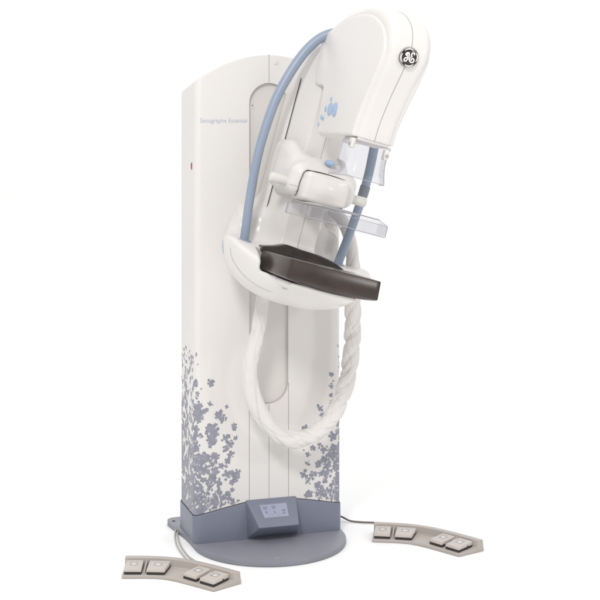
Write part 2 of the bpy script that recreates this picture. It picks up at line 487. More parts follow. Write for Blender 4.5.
# dark gap along the cover's top edge and along the floor line
V = []; F = []
for a, t in cov:
    f1 = (WA+.0018)/(WA+.0045)
    for z in (cover_top(a, t)-.001, cover_top(a, t)+.0026): V.append(L(a*f1, (t-.0045)*(DT+.0036)/(DT+.009)+.0018, z))
for i in range(n): F.append((2*i, 2*((i+1) % n), 2*((i+1) % n)+1, 2*i+1))
py_obj('gasket', V, F, M['dark'], bc, 35)
# ---- sloping control housing with its little screen
T0 = .0035
hv = [L(-.092, T0, .166), L(.107, T0, .166), L(-.0655, .10, .0865), L(.0885, .10, .0865), L(-.087, T0, .0212), L(.113, T0, .0212),
      L(-.092, -.01, .166), L(.107, -.01, .166), L(-.087, -.01, .0212), L(.113, -.01, .0212)]
hf = [(0, 1, 3, 2), (2, 3, 5, 4), (0, 2, 4), (1, 5, 3), (0, 6, 7, 1), (4, 5, 9, 8), (0, 4, 8, 6), (1, 7, 9, 5), (6, 8, 9, 7)]
hs = bm_obj('control_housing', bevelled(hv, hf, .0045, 3, 20), M['grey'], R, 40)
nrm = (hv[1]-hv[0]).cross(hv[2]-hv[0]).normalized()
if nrm.y > 0: nrm = -nrm
def face_pt(x, y, d=0):
    top = hv[0].lerp(hv[1], x); bot = hv[2].lerp(hv[3], x); return top.lerp(bot, y)+nrm*d
def panel(name, x0, x1, y0, y1, d0, d1, m, parent):
    V = [face_pt(x, y, d) for d in (d0, d1) for x, y in ((x0, y0), (x1, y0), (x1, y1), (x0, y1))]
    return py_obj(name, V, [(3, 2, 1, 0), (4, 5, 6, 7), (0, 1, 5, 4), (1, 2, 6, 5), (2, 3, 7, 6), (3, 0, 4, 7)], M[m], parent, 30)
panel('screen_frame', .205, .785, .185, .69, -.002, .0005, 'bluegrey', hs)
scn = panel('screen', .218, .778, .215, .675, -.001, .0012, 'screen', hs)
marks = []
def ring_mark(x, y, w, h):
    t = .012
    for (a, b, c, d) in ((x, x+w, y, y+t*1.6), (x, x+w, y+h, y+h+t*1.6), (x, x+t*.5, y, y+h), (x+w-t*.5, x+w, y, y+h)):
        marks.append(([face_pt(p, q, dd) for dd in (.001, .0015) for p, q in ((a, c), (b, c), (b, d), (a, d))],
                      [(3, 2, 1, 0), (4, 5, 6, 7), (0, 1, 5, 4), (1, 2, 6, 5), (2, 3, 7, 6), (3, 0, 4, 7)]))
for (x, y, w, h) in ((.27, .29, .035, .07), (.315, .29, .035, .07), (.46, .28, .03, .07), (.5, .28, .03, .07), (.655, .43, .07, .03), (.66, .52, .06, .05), (.28, .45, .05, .05), (.47, .47, .03, .05)):
    ring_mark(x, y, w, h)
for (x, y, w, h) in ((.34, .55, .004, .09), (.40, .63, .02, .006), (.56, .63, .02, .006)):
    marks.append(([face_pt(p, q, dd) for dd in (.001, .0015) for p, q in ((x, y), (x+w, y), (x+w, y+h), (x, y+h))],
                  [(3, 2, 1, 0), (4, 5, 6, 7), (0, 1, 5, 4), (1, 2, 6, 5), (2, 3, 7, 6), (3, 0, 4, 7)]))
V, F = merge(marks); py_obj('screen_icons', V, F, M['screenink'], scn, 30)

# ---- gantry: hub disc, bowl, spine, one smoothly blended moulding
VC = .17
SPINE = [(-.120, -.01), (-.120, .084), (-.107, .100), (-.064, .236), (.064, .236), (.107, .100), (.120, .084), (.120, -.01)]
def spine_sdf(S, T, V):
    d2 = poly2(S, T, SPINE)
    top = np.sqrt(np.maximum(np.abs(S)-.03, 0)**2+np.maximum(V-.80, 0)**2)-.105
    dv = np.maximum(np.where(V > .80, top, -.05), .05-V)
    return extr(d2, dv, .012)
def gantry(S, T, V):
    r = np.sqrt(S**2+(V-VC)**2)
    vv = np.where(V < VC, (V-VC)*1.18, V-VC)
    rb = (np.abs(S)**2.5+np.abs(vv)**2.5)**.4
    hub = extr(r-.205, np.abs(T-.045)-.065, .03)
    tt = (T-.265); ell = np.where(tt > 0, np.sqrt(rb**2+(tt*.280/.335)**2)-.280, np.sqrt(rb**2+(tt*.9)**2)-.280)
    bowl = np.maximum(ell, .02-T)
    bowl = smax(bowl, V-(.116+.018*np.clip((np.abs(S)-.18)/.09, 0, 1.3)**2+.25*np.maximum(.10-T, 0)), .04)
    sp = spine_sdf(S, T, V)
    d = smin(hub, bowl, .085)
    # opening the detector slides into
    cutp = (T-.36)-2.5*(.118-V)
    d = smax(d, np.minimum(cutp*.37, 1), .03)
    slot = rbox(S, T, V, (0, .80, .135), (.186, .455, .10), .02)
    d = smax(d, -slot, .014)
    d = smin(d, sp, .055)
    return d
sdf_obj('gantry_body', gantry, (-.31, -.03, -.14), (.31, .66, .95), .0055, M['white'], R)
GB = bpy.data.objects['gantry_body']
def front_t(fn, s, v, t0=1.0, t1=0.0):
    ts = np.linspace(t0, t1, 2001)
    d = fn(np.full(2001, s), ts, np.full(2001, v))
    i = np.argmax(d < 0); return float(ts[i])
def surf_normal(fn, p, e=.002):
    g = []
    for i in range(3):
        q = list(p); q[i] += e; w = list(p); w[i] -= e
        g.append(float(fn(*[np.array([x]) for x in q])[0]-fn(*[np.array([x]) for x in w])[0]))
    return Vector(g).normalized()
# centre seam down the spine
def ribbon(name, pts, w, m, parent, d=.0007):
    """narrow strip on the front: pts list of (s, t, v)"""
    V = []; F = []
    for s, t, v in pts:
        for dt in (-.002, d):
            for ds in (-w/2, w/2): V.append(A(s+ds, t+dt, v))
    for i in range(len(pts)-1):
        o = 4*i
        for a, b in ((2, 3), (3, 1), (0, 2), (1, 0)): F.append((o+a, o+b, o+4+b, o+4+a))
    return py_obj(name, V, F, M[m], parent, 60)
ribbon('spine_seam', [(0, front_t(gantry, 0, v), v) for v in np.linspace(.135, .60, 60)], .0022, 'seam', GB)
# long slot down each flank of the spine, where the carriage rides
for sx in (-1, 1):
    V = []; F = []
    for i, v in enumerate(np.linspace(.222, .755, 24)):
        wv = .0032 if 0 < i < 23 else .001
        # flank point between the front cover and the back shell
        s, t = .1088, .0985
        for ds, dt in ((.0022, .001), (.0022-wv*.30, .001+wv*.95), (-.004, -.003)): V.append(A(sx*(s+ds), t+dt, v))
    for i in range(23):
        for k2 in range(3): F.append((3*i+k2, 3*i+(k2+1) % 3, 3*i+3+(k2+1) % 3, 3*i+3+k2))
    F.append((0, 1, 2)); F.append((71, 70, 69))
    py_obj('guide_slot', V, F, M['dark'], GB, 30)
cs = catmull([(-.215, .30, .118), (-.225, .31, .08), (-.224, .34, .04), (-.205, .37, .0), (-.17, .40, -.03), (-.12, .43, -.05)], 8)
V = []; F = []
for q in cs:
    p = q.copy()
    for _ in range(10): p = p-surf_normal(gantry, p)*float(gantry(*[np.array([x]) for x in p])[0])*.8
    nn = surf_normal(gantry, p)
    V += [A(*(p+Vector((.0008, 0, .0004))+nn*.0006)), A(*(p-Vector((.0008, 0, .0004))+nn*.0006)), A(*(p-nn*.002))]
for i in range(len(cs)-1):
    for k2 in range(3): F.append((3*i+k2, 3*i+(k2+1) % 3, 3*i+3+(k2+1) % 3, 3*i+3+k2))
py_obj('cradle_seam', V, F, M['seam'], GB, 60)
# pale blue light on the bowl's rim, and the small lamp under the detector
def stick_on(name, fn, p, up, w, h, thick, m, parent, dome=.5, seg=28):
    """an oval pad lying on a moulded surface at arm point p"""
    p = Vector(p)
    for _ in range(8):
        nn = surf_normal(fn, p); d = float(fn(*[np.array([x]) for x in p])[0]); p = p-nn*d
    nn = surf_normal(fn, p); up = Vector(up); up = (up-nn*up.dot(nn)).normalized(); rt_ = up.cross(nn)
    V = []; F = []
    lev = [(1, -.003), (1, thick*.5), (.9, thick*.9), (.6, thick), (0.0, thick)]
    for sc_, d in lev[:-1]:
        for k2 in range(seg):
            an = 2*PI*k2/seg
            q = p+rt_*(w*sc_*math.cos(an))+up*(h*sc_*math.sin(an))
            for _ in range(2):
                q2 = q-surf_normal(fn, q)*float(fn(*[np.array([x]) for x in q])[0]); q = q2
            q = q+nn*d
            V.append(A(*q))
    for l in range(3):
        for k2 in range(seg): F.append((l*seg+k2, l*seg+(k2+1) % seg, (l+1)*seg+(k2+1) % seg, (l+1)*seg+k2))
    F.append(tuple(3*seg+k2 for k2 in range(seg)))
    return py_obj(name, V, F, M[m], parent, 50), p, nn, up, rt_
stick_on('rim_light', gantry, (-.262, .21, .078), (0, 0, 1), .014, .026, .002, 'bluekey', GB)
stick_on('lamp_window', gantry, (-.098, .50, -.025), (0, 0, 1), .020, .0060, .0016, 'badge', GB)
stick_on('lamp_lens', gantry, (-.095, .50, -.025), (0, 0, 1), .013, .0032, .0026, 'steel', bpy.data.objects['lamp_window'])

# ---- detector
DV0, DV1 = .040, .107
V = []; F = []
SN = 21
for i in range(SN):
    x = -1+2*i/(SN-1); s = .165*x; bow = .013*(1-x*x)
    fb = -.004*(x*x)                       # the chest-side edge runs very slightly curved
    for t, v in ((.362, DV0), (.362, DV1), (.700+fb, DV1), (.712+fb, DV0+.004), (.690+fb, DV0-bow)):
        V.append(A(s, t, v))
for i in range(SN-1):
    for k2 in range(5): F.append((5*i+k2, 5*i+(k2+1) % 5, 5*i+5+(k2+1) % 5, 5*i+5+k2))
F.append(tuple(range(4, -1, -1))); F.append(tuple(5*(SN-1)+k2 for k2 in range(5)))
bmm = bevelled(V, F, .0035, 2, 25)
det = bm_obj('detector', bmm, M['detector'], R, 30)
RIS = [(-.168, .10), (-.168, .119), (-.145, .124), (-.115, .132), (-.085, .143), (-.055, .142), (-.02, .139), (.03, .137), (.07, .133), (.11, .124), (.150, .108), (.150, .10)]
RISs = [(q.x, q.y) for q in catmull([(a, b, 0) for a, b in RIS[1:-1]], 4)]
RISs = [RIS[0]]+RISs+[RIS[-1]]
nR = len(RISs)
V = [A(a, .315, b) for a, b in RISs]+[A(a, .366, b) for a, b in RISs]
bmm = bevelled(V, [tuple(range(nR)), tuple(range(2*nR-1, nR-1, -1))]+[(i, (i+1) % nR, nR+(i+1) % nR, nR+i) for i in range(nR)], .004, 3, 40)
bm_obj('detector_riser', bmm, M['gloss'], det, 40)
# low moulded rest on top of the detector's rear half, and the white tray below
bmm = bevelled(*plate_v([(-.115, .36), (-.095, .43), (-.05, .475), (.02, .488), (.07, .47), (.115, .44), (.14, .36)], DV1-.002, DV1+.003), .002) if False else None
bmm = bevelled([A(s, t, v) for s in (-.135, .10) for t in (.40, .680) for v in (.020, .031)],
               [(0, 1, 3, 2), (4, 6, 7, 5), (0, 4, 5, 1), (2, 3, 7, 6), (0, 2, 6, 4), (1, 5, 7, 3)], .003)
bm_obj('detector_tray', bmm, M['white'], R, 40)

# ---- blue handles
HP = [(.183, .185, .085), (.187, .185, .126), (.203, .182, .25), (.216, .18, .40), (.216, .178, .52), (.202, .176, .66), (.163, .178, .80), (.118, .185, .89), (.07, .20, .935), (.02, .22, .95)]
for sx in (-1, 1):
    path = catmull([(sx*s, t, v) for s, t, v in HP], 10)
    V, F = tube([A(*p) for p in path], [.0165+.002*min(1, max(0, (p[2]-.3)/.5)) for p in path], 24)
    hd = py_obj('handle', V, F, M['blue'], R, 60)
    # flared socket ring where the tube enters the ledge
    c0 = Vector((sx*.186, .185, .118)); ring = []
    V, F = tube([A(c0.x, c0.y, v) for v in (.100, .1195, .1225)], [.027, .0265, .018], 28)
    py_obj('socket', V, F, M['blue' if sx > 0 else 'blue'], hd, 40)
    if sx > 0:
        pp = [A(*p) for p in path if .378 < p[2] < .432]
        V, F = tube(pp, .0192, 24); py_obj('dark_band', V, F, M['bluegrey'], hd, 50)  # darker blue-grey band round the right handle's tube

# ---- x-ray tube head
HEADP = [(.738, .543), (.744, .60), (.758, .645), (.79, .715), (.834, .793), (.855, .855), (.838, .905), (.79, .952), (.70, .992), (.59, 1.013), (.50, 1.014), (.41, 1.008),
         (.30, .992), (.205, .962), (.155, .918), (.137, .868), (.153, .80), (.188, .742), (.29, .735), (.312, .65), (.335, .543)]
HS = [tuple(p) for p in (lambda c: [(q.x, q.y) for q in c])(catmull([(a, b, 0) for a, b in HEADP[:18]], 5))]+HEADP[18:]
HS = [(a, b) for a, b in HS]
def head(S, T, V):
    d2 = poly2(T, V, HS)
    w = .069+.010*np.clip((V-.55)/.4, 0, 1)
    d = extr(d2, np.abs(S)-w, .030)
    return smax(d, .548-V, .004)
sdf_obj('tube_head', head, (-.10, .10, .52), (.10, .90, 1.045), .0045, M['white'], R)
HD = bpy.data.objects['tube_head']
# raised side covers, notched at the lower back
SC = [(.733, .552), (.738, .60), (.764, .669), (.801, .739), (.830, .80), (.838, .845), (.818, .885), (.766, .927), (.68, .962), (.586, .980), (.48, .983), (.38, .976), (.27, .955), (.19, .932), (.150, .90), (.140, .860), (.155, .80), (.185, .745)]
SCs = [(q.x, q.y) for q in catmull([(a, b, 0) for a, b in SC], 5)]
def rc(c, p, q, r, n=5):                   # rounded corner at c between p and q
    c, p, q = Vector(c), Vector(p), Vector(q); a = c+(p-c).normalized()*r; b = c+(q-c).normalized()*r
    return [tuple((a*(1-u)**2+c*2*u*(1-u)+b*u*u)) for u in np.linspace(0, 1, n)]
SCs += rc((.192, .733), (.185, .745), (.30, .722), .008)+rc((.302, .722), (.2, .735), (.32, .649), .012)+[(.318, .65)]
SCs += rc((.345, .548), (.32, .65), (.73, .545), .03, 8)+rc((.733, .545), (.345, .548), (.735, .6), .008)
SCs = SCs[1:]
def side_cover(S, T, V):
    d2 = poly2(T, V, SCs)
    w = np.where(S < 0, .0762, .0705)+.010*np.clip((V-.55)/.4, 0, 1)
    sg = np.abs(S)
    return extr(d2+.004, np.abs(sg-w+.022)-.0245, .009)
def head_all(S, T, V): return np.minimum(head(S, T, V), side_cover(S, T, V))
for sx in (-1, 1):
    fn = (lambda S, T, V, sx=sx: np.where(S*sx > 0, side_cover(S, T, V), .02))
    lo = (-.098, .11, .53) if sx < 0 else (.004, .11, .53)
    hi = (-.004, .88, 1.01) if sx < 0 else (.098, .88, 1.01)
    o = sdf_obj('side_cover', fn, lo, hi, .004, M['white'], HD)
# seam round the front of the head
spts = []
ptsF = [p for p in HS]
i0 = 0
for (t, v) in [q for q in HS if q[0] > .42 or q[1] > .95]:
    if v < .9 and t < .7: continue
    spts.append((t, v))
V = []; F = []
for (t, v) in spts[:-1]:
    p = Vector((0, t, v)); nn = surf_normal(head, p)
    for ds, dn in ((-.0011, .0007), (.0011, .0007), (.0011, -.002), (-.0011, -.002)):
        d0 = float(head(np.array([0.]), np.array([t]), np.array([v]))[0])
        q = p-nn*d0+nn*dn; V.append(A(ds, q.y, q.z))
for i in range(len(V)//4-1):
    o = 4*i
    for k2 in range(4): F.append((o+k2, o+(k2+1) % 4, o+4+(k2+1) % 4, o+4+k2))
py_obj('head_seam', V, F, M['seam'], HD, 60)
# collimator plate under the head
bmm = bevelled([A(s, t, v) for s in (-.058, .058) for t in (.60, .736) for v in (.538, .5495)],
               [(0, 1, 3, 2), (4, 6, 7, 5), (0, 4, 5, 1), (2, 3, 7, 6), (0, 2, 6, 4), (1, 5, 7, 3)], .004)
bm_obj('collimator', bmm, M['slot'], HD, 40)
# key pad on each side cover
for sx in (-1, 1):
    wv = .0762+.010*.15+.0030
    for (t, v, w, h, big) in ((.446, .640, .033, .033, 1), (.498, .638, .035, .036, 1), (.435, .676, .010, .010, 0), (.400, .640, .012, .014, 0), (.395, .606, .012, .010, 0), (.36, .585, .010, .008, 0), (.372, .612, .008, .012, 0)):
        V = []; F = []; sg = 24
        for d, scx in ((-.002, 1), (.003, 1), (.0042, .85)):
            for k2 in range(sg):
                an = 2*PI*k2/sg; c, s_ = math.cos(an), math.sin(an)
                c = math.copysign(abs(c)**.7, c); s_ = math.copysign(abs(s_)**.7, s_)
                V.append(A(sx*((.0762 if sx < 0 else .0705)+.010*(v-.55)/.4+.0025+d), t+w*.5*scx*c*1.2-(s_*h*.12), v+h*.5*scx*s_*1.35))
        for l in range(2):
            for k2 in range(sg): F.append((l*sg+k2, l*sg+(k2+1) % sg, (l+1)*sg+(k2+1) % sg, (l+1)*sg+k2))
        F.append(tuple(2*sg+k2 for k2 in range(sg)))
        py_obj('key', V, F, M['bluekey'], HD, 40)
# round badge on the front seam
bt, bv = .861, .861
bt = front_t(head, 0, .845, 1.0, .5); bvv = .845
bN = surf_normal(head, (0, bt, bvv)); bU = Vector((0, 0, 1)); bU = (bU-bN*bU.dot(bN)).normalized(); bR = Vector((-1, 0, 0)); bR = bU.cross(bN)
if bR.x < 0: bR = -bR
bC = Vector((0, bt, bvv))-bU*.012
for _ in range(4): bC = bC-surf_normal(head, bC)*float(head(*[np.array([x]) for x in bC])[0])
# the emblem stands upright: turn it back by the arm's tilt
ct_, st_ = math.cos(-PH), math.sin(-PH)
def BP(x, y, d):
    X = x*ct_-y*st_ if False else x*CP+y*(-SP); Y2 = x*SP+y*CP
    return A(*(bC+bR*X+bU*Y2+bN*d))
def disc(r, d0, d1, r2=None, seg=40):
    r2 = r if r2 is None else r2
    V = [BP(r*math.cos(2*PI*i/seg), r*math.sin(2*PI*i/seg), d0) for i in range(seg)]+[BP(r*math.cos(2*PI*i/seg), r*math.sin(2*PI*i/seg), d1*.8) for i in range(seg)]+[BP(r2*math.cos(2*PI*i/seg), r2*math.sin(2*PI*i/seg), d1) for i in range(seg)]
    F = [(l*seg+i, l*seg+(i+1) % seg, (l+1)*seg+(i+1) % seg, (l+1)*seg+i) for l in range(2) for i in range(seg)]+[tuple(2*seg+i for i in range(seg))]
    return V, F
BR = .0335
badge = py_obj('badge', *disc(BR, -.006, .004, BR-.001), M['black'], HD, 40)
parts = []
def stroke(pts, w):
    P = catmull([(x, y, 0) for x, y in pts], 6); nP = len(P); V = []; F = []
    for i, p in enumerate(P):
        tg = (P[min(i+1, nP-1)]-P[max(i-1, 0)]).normalized(); nx = Vector((-tg.y, tg.x, 0))
        ww = w*(w_prof(i/(nP-1)))
        for sgn in (1, -1):
            for d in (.0035, .0049): 
                q = p+nx*ww*sgn; V.append(BP(q.x*BR, q.y*BR, d))
    for i in range(nP-1):
        o = 4*i
        for a, b in ((0, 1), (1, 3), (3, 2), (2, 0)): F.append((o+a, o+b, o+4+b, o+4+a))
    F.append((0, 1, 3, 2)); F.append((4*nP-4, 4*nP-2, 4*nP-3, 4*nP-1)[:0] or (4*nP-4, 4*nP-3, 4*nP-1, 4*nP-2))
    return V, F
w_prof = lambda u: 1.0
# four swirls of the rim
for q in range(4):
    a0 = math.radians(60+90*q)
    w_prof = lambda u: .25+.75*math.sin(PI*min(1, u*.9+.1))**.7
    parts.append(stroke([((.80+.04*math.sin(PI*u))*math.cos(a0+u*1.15), (.80+.04*math.sin(PI*u))*math.sin(a0+u*1.15)) for u in np.linspace(0, 1, 7)], .06))
w_prof = lambda u: 1.0
parts.append(stroke([(math.cos(x)*.955, math.sin(x)*.955) for x in np.linspace(0, 2*PI, 30)], .018))
# script monogram: two interlaced looped letters
parts.append(stroke([(-.02, .02), (-.14, .12), (-.30, .22), (-.34, .36), (-.22, .46), (-.06, .46), (-.0, .34), (-.02, .16), (-.10, -.04), (-.20, -.20), (-.32, -.34), (-.46, -.34), (-.52, -.22), (-.44, -.08), (-.28, -.02), (-.10, -.0)], .062))
parts.append(stroke([(-.26, .26), (-.16, .36), (-.1, .30)], .06))
parts.append(stroke([(.50, .22), (.54, .36), (.44, .44), (.30, .38), (.22, .22), (.24, .08), (.10, .0), (.02, -.12), (.06, -.34), (.22, -.48), (.40, -.46), (.50, -.32), (.46, -.16), (.32, -.10), (.20, -.20), (.24, -.32)], .062))
parts.append(stroke([(-.10, 0), (.06, .02), (.24, .08), (.36, .12)], .05))
V, F = merge(parts); py_obj('emblem', V, F, M['badge'], badge, 30)

# ---- compression carriage riding on the spine
def drum(S, T, V):
    d = rbox(S, T, V, (-.006, .335, .362), (.083, .080, .053), .018)
    # bulging front
    return smin(d, np.sqrt(((S+.006)/.078)**2+((T-.36)/.070)**2+((V-.362)/.05)**2)*.05-.05, .02)
def carriage(S, T, V):
    aS = np.abs(S)
    body = rbox(S, T, V, (0, .245, .380), (.128, .125, .064), .045)
    # shoulder: high at the flanks, sweeping down to a saddle over the spine's middle
    def ss(x): x = np.clip(x, 0, 1); return x*x*(3-2*x)
    hi = .470+.050*ss((aS-.005)/.10)-.075*ss((T-.17)/.17)*ss((aS-.01)/.10)
    hi = hi-np.where(S > 0, .022*ss(S/.08), 0)
    prof = poly2(S, T, [(-.133, .075), (-.137, .17), (-.118, .275), (-.075, .345), (.06, .345), (.110, .275), (.132, .17), (.132, .085)])
    sh = extr(prof, np.maximum(V-hi, .34-V)*.85, .036)
    d = smin(body, sh, .025)
    return np.maximum(d, -(drum(S, T, V)-.0032))
sdf_obj('compression_carriage', carriage, (-.165, .07, .28), (.165, .42, .56), .0034, M['white'], R)
CA = bpy.data.objects['compression_carriage']
sdf_obj('grip_drum', drum, (-.125, .22, .29), (.11, .45, .43), .0032, M['white'], CA)
# thin parting line round the carriage and gap under the drum
pts = []
for s in np.linspace(-.125, -.09, 14): pts.append((s, front_t(carriage, s, .352), .352))
ribbon('carriage_seam', pts, .0016, 'seam', CA) if False else None
V = []; F = []
for s, t, v in pts:
    for dt, dv in ((.0006, -.0009), (.0006, .0009), (-.002, .0009), (-.002, -.0009)): V.append(A(s, t+dt, v+dv))
for i in range(len(pts)-1):
    o = 4*i
    for k2 in range(4): F.append((o+k2, o+(k2+1) % 4, o+4+(k2+1) % 4, o+4+k2))
py_obj('carriage_seam', V, F, M['seam'], CA, 60)
for sx in (-1, 1):                          # adjusting knobs at both ends
    xs = [.105, .150, .181, .187, .189]
    V, F = tube([A(sx*x, .30, .362) for x in xs], [.0165, .0175, .0185, .0165, .012], 28)
    py_obj('knob', V, F, M['warmwhite'], CA, 40)
# blue release lever on top
def lever_f(S, T, V): return np.sqrt((S/.019)**2+((T-.350)/.024)**2+((V-.463)/.012)**2)*.013-.013
def lever_g(S, T, V): return smax(lever_f(S, T, V), -(np.sqrt((S+.004)**2+(T-.352)**2+(V-.489)**2)-.020), .004)
sdf_obj('release_lever', lever_g, (-.025, .32, .44), (.025, .38, .48), .002, M['bluekey'], CA)

# ---- compression paddle
def slab(p0, p1, p2, p3, th):
    """thin plate with the four arm-space corners, th along its normal"""
    P = [A(*p) for p in (p0, p1, p2, p3)]; nn = (P[1]-P[0]).cross(P[3]-P[0]).normalized()*th
    return P+[p+nn for p in P], [(3, 2, 1, 0), (4, 5, 6, 7), (0, 1, 5, 4), (1, 2, 6, 5), (2, 3, 7, 6), (3, 0, 4, 7)]
PW, PF, PB, PV0, PV1 = .137, .698, .425, .2525, .2895
pd = thing  # (name kept free)
paddle_bits = [slab((-PW, PB, PV0), (PW, PB, PV0), (PW, PF, PV0), (-PW, PF, PV0), .0025),
               slab((-PW, PF, PV0+.003), (PW, PF, PV0+.003), (PW, PF, PV1), (-PW, PF, PV1), .0022),
               slab((-PW, PB, PV0+.003), (-PW, PF-.003, PV0+.003), (-PW, PF-.003, PV1), (-PW, PB, PV1), .0022),
               slab((PW, PB+.19, PV0+.003), (PW, PF-.003, PV0+.003), (PW, PF-.003, PV1), (PW, PB+.19, PV1+.012), .0022)]
V, F = merge(paddle_bits); pad = py_obj('paddle', V, F, M['acrylic'], R, 30)
V, F = slab((-.143, .592, PV0+.003), (.143, .592, PV0+.003), (.143, .592, .306), (-.143, .592, .306), .003)
py_obj('paddle_rib', V, F, M['acrylic'], pad, 30)
def rod(*pts, r=.0011): return tube([A(*p) for p in pts], r, 8)
V, F = merge([rod((-PW, PF, PV0), (PW, PF, PV0), r=.0014), rod((-PW, PF, PV1), (PW, PF, PV1), r=.0008), rod((-PW, PB, PV0), (-PW, PF, PV0), r=.0011), rod((-PW, PB, PV0), (-PW, PB, PV1), r=.0012),
              rod((PW, PF, PV0), (PW, PF, PV1), r=.0014), rod((-.145, .592, .307), (.144, .592, .307), r=.0018), rod((.144, .592, .307), (PW, PF, PV1), r=.0009), rod((-PW, PB, PV1), (-PW, PF, PV1), r=.0006)])
py_obj('paddle_edge', V, F, M['edge'], pad, 60)
bmm = bevelled([A(s, t, v) for s in (-.066, .066) for t in (.27, .592) for v in (.3020, .3070)],
               [(0, 1, 3, 2), (4, 6, 7, 5), (0, 4, 5, 1), (2, 3, 7, 6), (0, 2, 6, 4), (1, 5, 7, 3)], .002)
bm_obj('paddle_arm', bmm, M['slot'], pad, 40)
bmm = bevelled([A(s, t, v) for s in (.052, .082) for t in (.33, .42) for v in (.3068, .3125)],
               [(0, 1, 3, 2), (4, 6, 7, 5), (0, 4, 5, 1), (2, 3, 7, 6), (0, 2, 6, 4), (1, 5, 7, 3)], .0015)
bm_obj('paddle_clip', bmm, M['dark'], pad, 40)

# ---- clear face shield hanging under the head
V = []; F = []
rows = 14
SH = []
for j in range(rows+1):
    u = j/rows; v = .541-.125*u
    w = .064-.010*math.sin(PI*min(1, u*1.05))+.004*u
    fw = .752+.03*math.sin(PI*u*.55)*.35
    row = [(-w-.001, .615-.05*u, v), (-w, .68, v), (-w, fw-.018, v), (-w+.005, fw-.005, v), (-w+.018, fw, v), (0, fw+.002, v), (w-.018, fw, v), (w-.005, fw-.005, v), (w, fw-.018, v), (w, .70, v)]
    SH.append(row)
nc = len(SH[0])
for layer in (0, 1):
    for row in SH:
        for i, (s, t, v) in enumerate(row):
            p = Vector((s, t, v)); a = Vector(row[max(0, i-1)]); b = Vector(row[min(nc-1, i+1)])
            tg = (b-a).normalized(); nn = tg.cross(Vector((0, 0, 1))).normalized()
            V.append(A(*(p+nn*.0026*layer)))
N1 = (rows+1)*nc
for j in range(rows):
    for i in range(nc-1):
        a, b, c, d = j*nc+i, j*nc+i+1, (j+1)*nc+i+1, (j+1)*nc+i
        F.append((a, b, c, d)); F.append((N1+d, N1+c, N1+b, N1+a))
for j in range(rows):
    for i in (0, nc-1): F.append((j*nc+i, (j+1)*nc+i, N1+(j+1)*nc+i, N1+j*nc+i))
for i in range(nc-1):
    for j in (0, rows): F.append((j*nc+i, j*nc+i+1, N1+j*nc+i+1, N1+j*nc+i))
shd = py_obj('face_shield', V, F, M['acrylic'], R, 50)
rightcol = [SH[j][nc-2] for j in range(rows+1)]
V, F = merge([tube([A(*p) for p in SH[rows]], .0011, 8), tube([A(*p) for p in rightcol], .0014, 8), tube([A(*SH[j][0]) for j in range(rows+1)], .0008, 8)])
py_obj('shield_edge', V, F, M['edge'], shd, 60)
# its two clips
for (s, t, v) in ((-.066, .715, .527), (.046, .747, .515)):
    bmm = bevelled(*merge([([A(s+a*.007, t+b*.016, v+c*.017) for a in (-1, 1) for b in (-1, 1) for c in (-1, 1)],
          [(0, 1, 3, 2), (4, 6, 7, 5), (0, 4, 5, 1), (2, 3, 7, 6), (0, 2, 6, 4), (1, 5, 7, 3)])]), .004, 3)
    cl = bm_obj('clip', bmm, M['warmwhite'], shd, 40)
    V, F = tube([A(s-.0075 if s < 0 else s, t+(.0 if s < 0 else .0165), v-.004), A(s-.012 if s < 0 else s, t+(.0 if s < 0 else .021), v-.004)], .006, 16)
    py_obj('clip_screw', V, F, M['steel'], cl, 40)

# ---- twisted fabric cable sleeve
HO = [(-.055, .12, .965), (-.0649, .125, .9145), (-.0764, .13, .845), (-.0955, .13, .7724), (-.1108, .13, .6996), (-.1089, .13, .626), (-.0879, .13, .5512), (-.0496, .13, .486), (.0044, .13, .4305), (.0664, .13, .4113), (.129, .13, .4254), (.1841, .13, .4627), (.2276, .13, .5198), (.2555, .13, .5856), (.2754, .13, .6596), (.2874, .13, .753), (.2914, .13, .847), (.2890, .13, .93), (.2954, .12, 1.0351), (.2914, .10, 1.14), (.272, .07, 1.215), (.23, .05, 1.26)]
path = catmull([(a, t, z) for a, t, z in HO], 34)
acc_l = [0]
for i in range(1, len(path)): acc_l.append(acc_l[-1]+(path[i]-path[i-1]).length)
rr = random.Random(5)
ph = [rr.uniform(0, 6.28) for _ in range(12)]
def hose_r(i, a):
    s = acc_l[i]
    x1 = min(max(s-.45, 0), .35); x2 = min(max(s-.80, 0), .55); x3 = max(s-1.35, 0)
    tw = 17*s+(x1*x1/.35*.5)*48+x2*48+x3*14+.5*math.sin(9*s)
    amp = (.85+.15*min(1, max(0, (s-.35)/.4)))*(1-.93*min(1, max(0, (s-1.33)/.12)))*(.75+.25*math.sin(13*s+1))
    tw += .45*math.sin(17*s)+.3*math.sin(29*s+a)
    ah = a-tw*.5
    n1 = abs(mnoise.noise(Vector((math.cos(ah)*.62+3, math.sin(ah)*.62, s*3.4))))
    n2 = abs(mnoise.noise(Vector((math.cos(a+s*9)*.8-4, math.sin(a+s*9)*.8, s*9+9))))
    n3 = mnoise.noise(Vector((math.cos(a)*.9+11, math.sin(a)*.9, s*9)))
    n4 = abs(mnoise.noise(Vector((math.cos(a+s*14)*3.2, math.sin(a+s*14)*3.2+20, s*26))))
    fold = -.26*amp*max(0, 1-n1*6)**1.5-.13*amp*max(0, 1-n2*6)**1.6
    twist = -(.10+.20*min(1, max(0, (s-.55)/.25)))*amp*max(0, math.sin(2*a-tw+ph[0]))**3
    return 1.05+fold+twist+.11*n3+.05*amp*math.sin(2*a-tw+ph[3])
radii = [.0275+.003*math.sin(PI*min(1, s/acc_l[-1])) for s in acc_l]
for i, s in enumerate(acc_l):
    if s < .09: radii[i] *= .72+.28*(s/.09)
    radii[i] *= 1-.2*min(1, max(0, (s-1.33)/.15))
